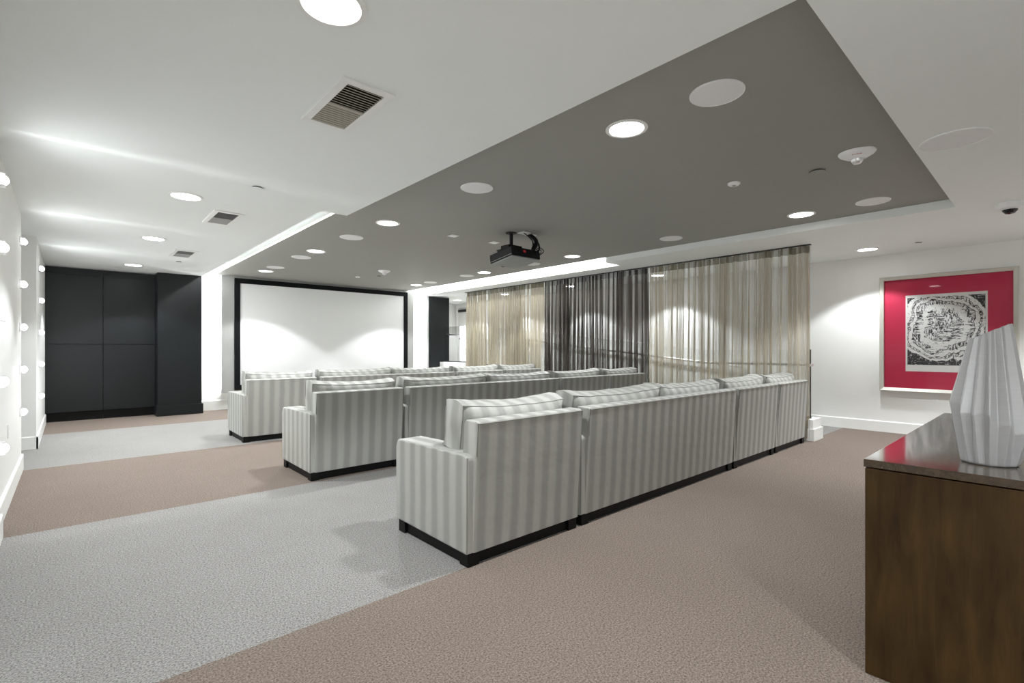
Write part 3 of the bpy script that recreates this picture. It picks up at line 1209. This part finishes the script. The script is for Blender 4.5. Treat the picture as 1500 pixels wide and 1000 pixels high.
t = thing('handrail', 'metal handrail sloping along the right wall behind the curtain', 'handrail', (XR - 0.07, 4.0, 0))
bm = bmesh.new()
ys = [3.95, 4.2, 5, 6, 7, 8, 9, 10.0, 10.3, 11.8]
tube(bm, [(0.06, -0.05, rampz(3.95) + 0.92)] + [(0, y - 4.0, rampz(y) + 0.95) for y in ys], 0.022, 12)
obj('rail', bm, M_CHROME, t)
bm = bmesh.new()
for y in (4.2, 6.0, 7.8, 9.6, 11.4):
    z = rampz(y) + 0.95
    tube(bm, [(0, y - 4.0, z - 0.01), (0.01, y - 4.0, z - 0.05), (0.07, y - 4.0, z - 0.06)], 0.009, 8)
obj('bracket', bm, M_CHROME, t)

# landing door with its closer, in the right wall at the top of the ramp
d = struct('door_1', B(XR - 0.03, XR + 0.01, 12.10, 13.02, 0.63, 2.60, bev=0.003), plain('pale_door_paint', (0.66, 0.67, 0.64), 0.5))
for a in ((12.02, 12.10, 0.63, 2.68), (13.02, 13.10, 0.63, 2.68), (12.10, 13.02, 2.60, 2.68)):
    obj('door_jamb', B(XR - 0.045, XR - 0.001, a[0], a[1], a[2], a[3]), M_TRIM, d)
obj('door_closer', B(XR - 0.11, XR - 0.03, 12.50, 12.95, 2.46, 2.54, bev=0.01), M_DARKMET, d)
bm = bmesh.new()
tube(bm, [(XR - 0.09, 12.2, 1.60), (XR - 0.09, 12.9, 1.60)], 0.02, 10)
for y in (12.2, 12.9):
    box(bm, XR - 0.10, XR - 0.03, y - 0.02, y + 0.02, 1.57, 1.63)
obj('push_bar', bm, M_DARKMET, d)

# ------------------------------------------------------------------ framed picture
Y0, Y1, Z0, Z1 = 0.335, 1.85, 0.645, 2.395
t = thing('framed_picture', 'red matted framed black and white abstract print on right wall', 'picture', (XR, (Y0 + Y1) / 2, Z0))
hw, hh = (Y1 - Y0) / 2, Z1 - Z0
fwid = 0.055
bm = bmesh.new()
# mitred bevelled frame: profile from outer back to inner front
prof = [(0.0, 0.0), (0.0, -0.07), (0.012, -0.095), (fwid, -0.070), (fwid, -0.02), (fwid, 0.0)]
loops = []
for ins, dep in prof:
    loops.append([bm.verts.new((dep, sy * (hw - ins), zz)) for sy, zz in ((-1, ins), (1, ins), (1, hh - ins), (-1, hh - ins))])
for A, Bq in zip(loops, loops[1:]):
    for k in range(4):
        bm.faces.new([A[k], A[(k + 1) % 4], Bq[(k + 1) % 4], Bq[k]])
obj('frame', bm, M_FRAME, t, smooth=False)
obj('mat_board', B(-0.018, -0.002, -hw + fwid - 0.004, hw - fwid + 0.004, fwid - 0.004, hh - fwid + 0.004), M_REDMAT, t, smooth=False)
yc, zc = (0.64 + 1.535) / 2 - (Y0 + Y1) / 2, (0.955 + 2.095) / 2 - Z0
obj('print_sheet', B(-0.021, -0.0185, yc - 0.4475, yc + 0.4475, zc - 0.57, zc + 0.57), M_PAPER, t, smooth=False)
ar = obj('print_image', B(-0.0015, 0.0, -0.425, 0.425, -0.50, 0.50), M_ART, t, smooth=False)
ar.location = (-0.0213, yc, zc + 0.03)
obj('glass', B(-0.046, -0.044, -hw + fwid, hw - fwid, fwid, hh - fwid), M_PICGL, t, smooth=False)

# ------------------------------------------------------------------ sideboard and vase
t = thing('sideboard', 'dark walnut sideboard with glossy top in the right foreground', 'sideboard', (2.365, -0.13, 0))
L, D = 2.1, 0.65
obj('body', B(0.004, L - 0.004, 0.004, D - 0.004, 0.0, 0.822, bev=0.003), M_WOOD, t)
obj('top', B(0.0, L, 0.0, D, 0.826, 0.857, bev=0.003), M_WOODT, t)
for k in range(3):
    w_ = (L - 0.03) / 3
    dd = obj('door', B(0.015 + k * w_ + 0.003, 0.015 + (k + 1) * w_ - 0.003, D - 0.012, D - 0.002, 0.06, 0.815, bev=0.003), M_WOOD, t)
    obj('knob', lathe(bmesh.new(), [(0.008, 0), (0.008, 0.015), (0.014, 0.02), (0.012, 0.028), (0, 0.03)], 14, (0.015 + (k + 0.88) * w_, D - 0.002, 0.45), 'y'), M_CHROME, dd)

vx, vy, vz = 2.641, 0.176, 0.857
v = obj('vase', bmesh.new(), M_VASE)
bm = bmesh.new()
NR = 13
n = NR * 2
cr = Vector((0.066, -0.998, 0))   # long axis of the oval plan
cf = Vector((0.998, 0.066, 0))


def vring(r, zf, depth, off, tw=0.0, sq=0.95):
    out = []
    for i in range(n):
        a = 2 * PI * i / n + 0.35 * math.sin(2 * PI * i / n * 2 + 0.7) / 3 + tw
        rr = r * (1.0 + (depth if i % 2 == 0 else -depth))
        p_ = cr * (math.cos(a) * rr + off) + cf * (math.sin(a) * rr * sq)
        p_.z = zf(math.cos(a), i)
        out.append(bm.verts.new(p_))
    return out


rnv = random.Random(5)
jit = [rnv.uniform(-0.02, 0.02) for _ in range(n)]
R0 = vring(0.078, lambda c, i: 0.0, 0.02, 0.0)
R1 = vring(0.083, lambda c, i: 0.006, 0.045, 0.0)
R2 = vring(0.108, lambda c, i: 0.178 - 0.055 * c + jit[i], 0.115, 0.0)
R3 = vring(0.058, lambda c, i: 0.508 + 0.030 * c, 0.10, 0.002)
R4 = vring(0.052, lambda c, i: 0.505 + 0.028 * c, 0.05, 0.0)
R5 = vring(0.092, lambda c, i: 0.175 - 0.05 * c, 0.05, -0.006)
R6 = vring(0.07, lambda c, i: 0.02, 0.03, 0.0)
for A, Bq in ((R0, R1), (R1, R2), (R2, R3), (R3, R4), (R4, R5), (R5, R6)):
    for i in range(n):
        bm.faces.new([A[i], A[(i + 1) % n], Bq[(i + 1) % n], Bq[i]])
bm.faces.new(R0)
bm.faces.new(R6)
bmesh.ops.recalc_face_normals(bm, faces=bm.faces[:])
bmesh.ops.bevel(bm, geom=bm.edges[:], offset=0.0025, segments=1, affect='EDGES')
bm.to_mesh(v.data)
bm.free()
v.location = (vx, vy, vz)
tag(v, 'tall faceted grey-white ceramic vase on the dark sideboard', 'vase')
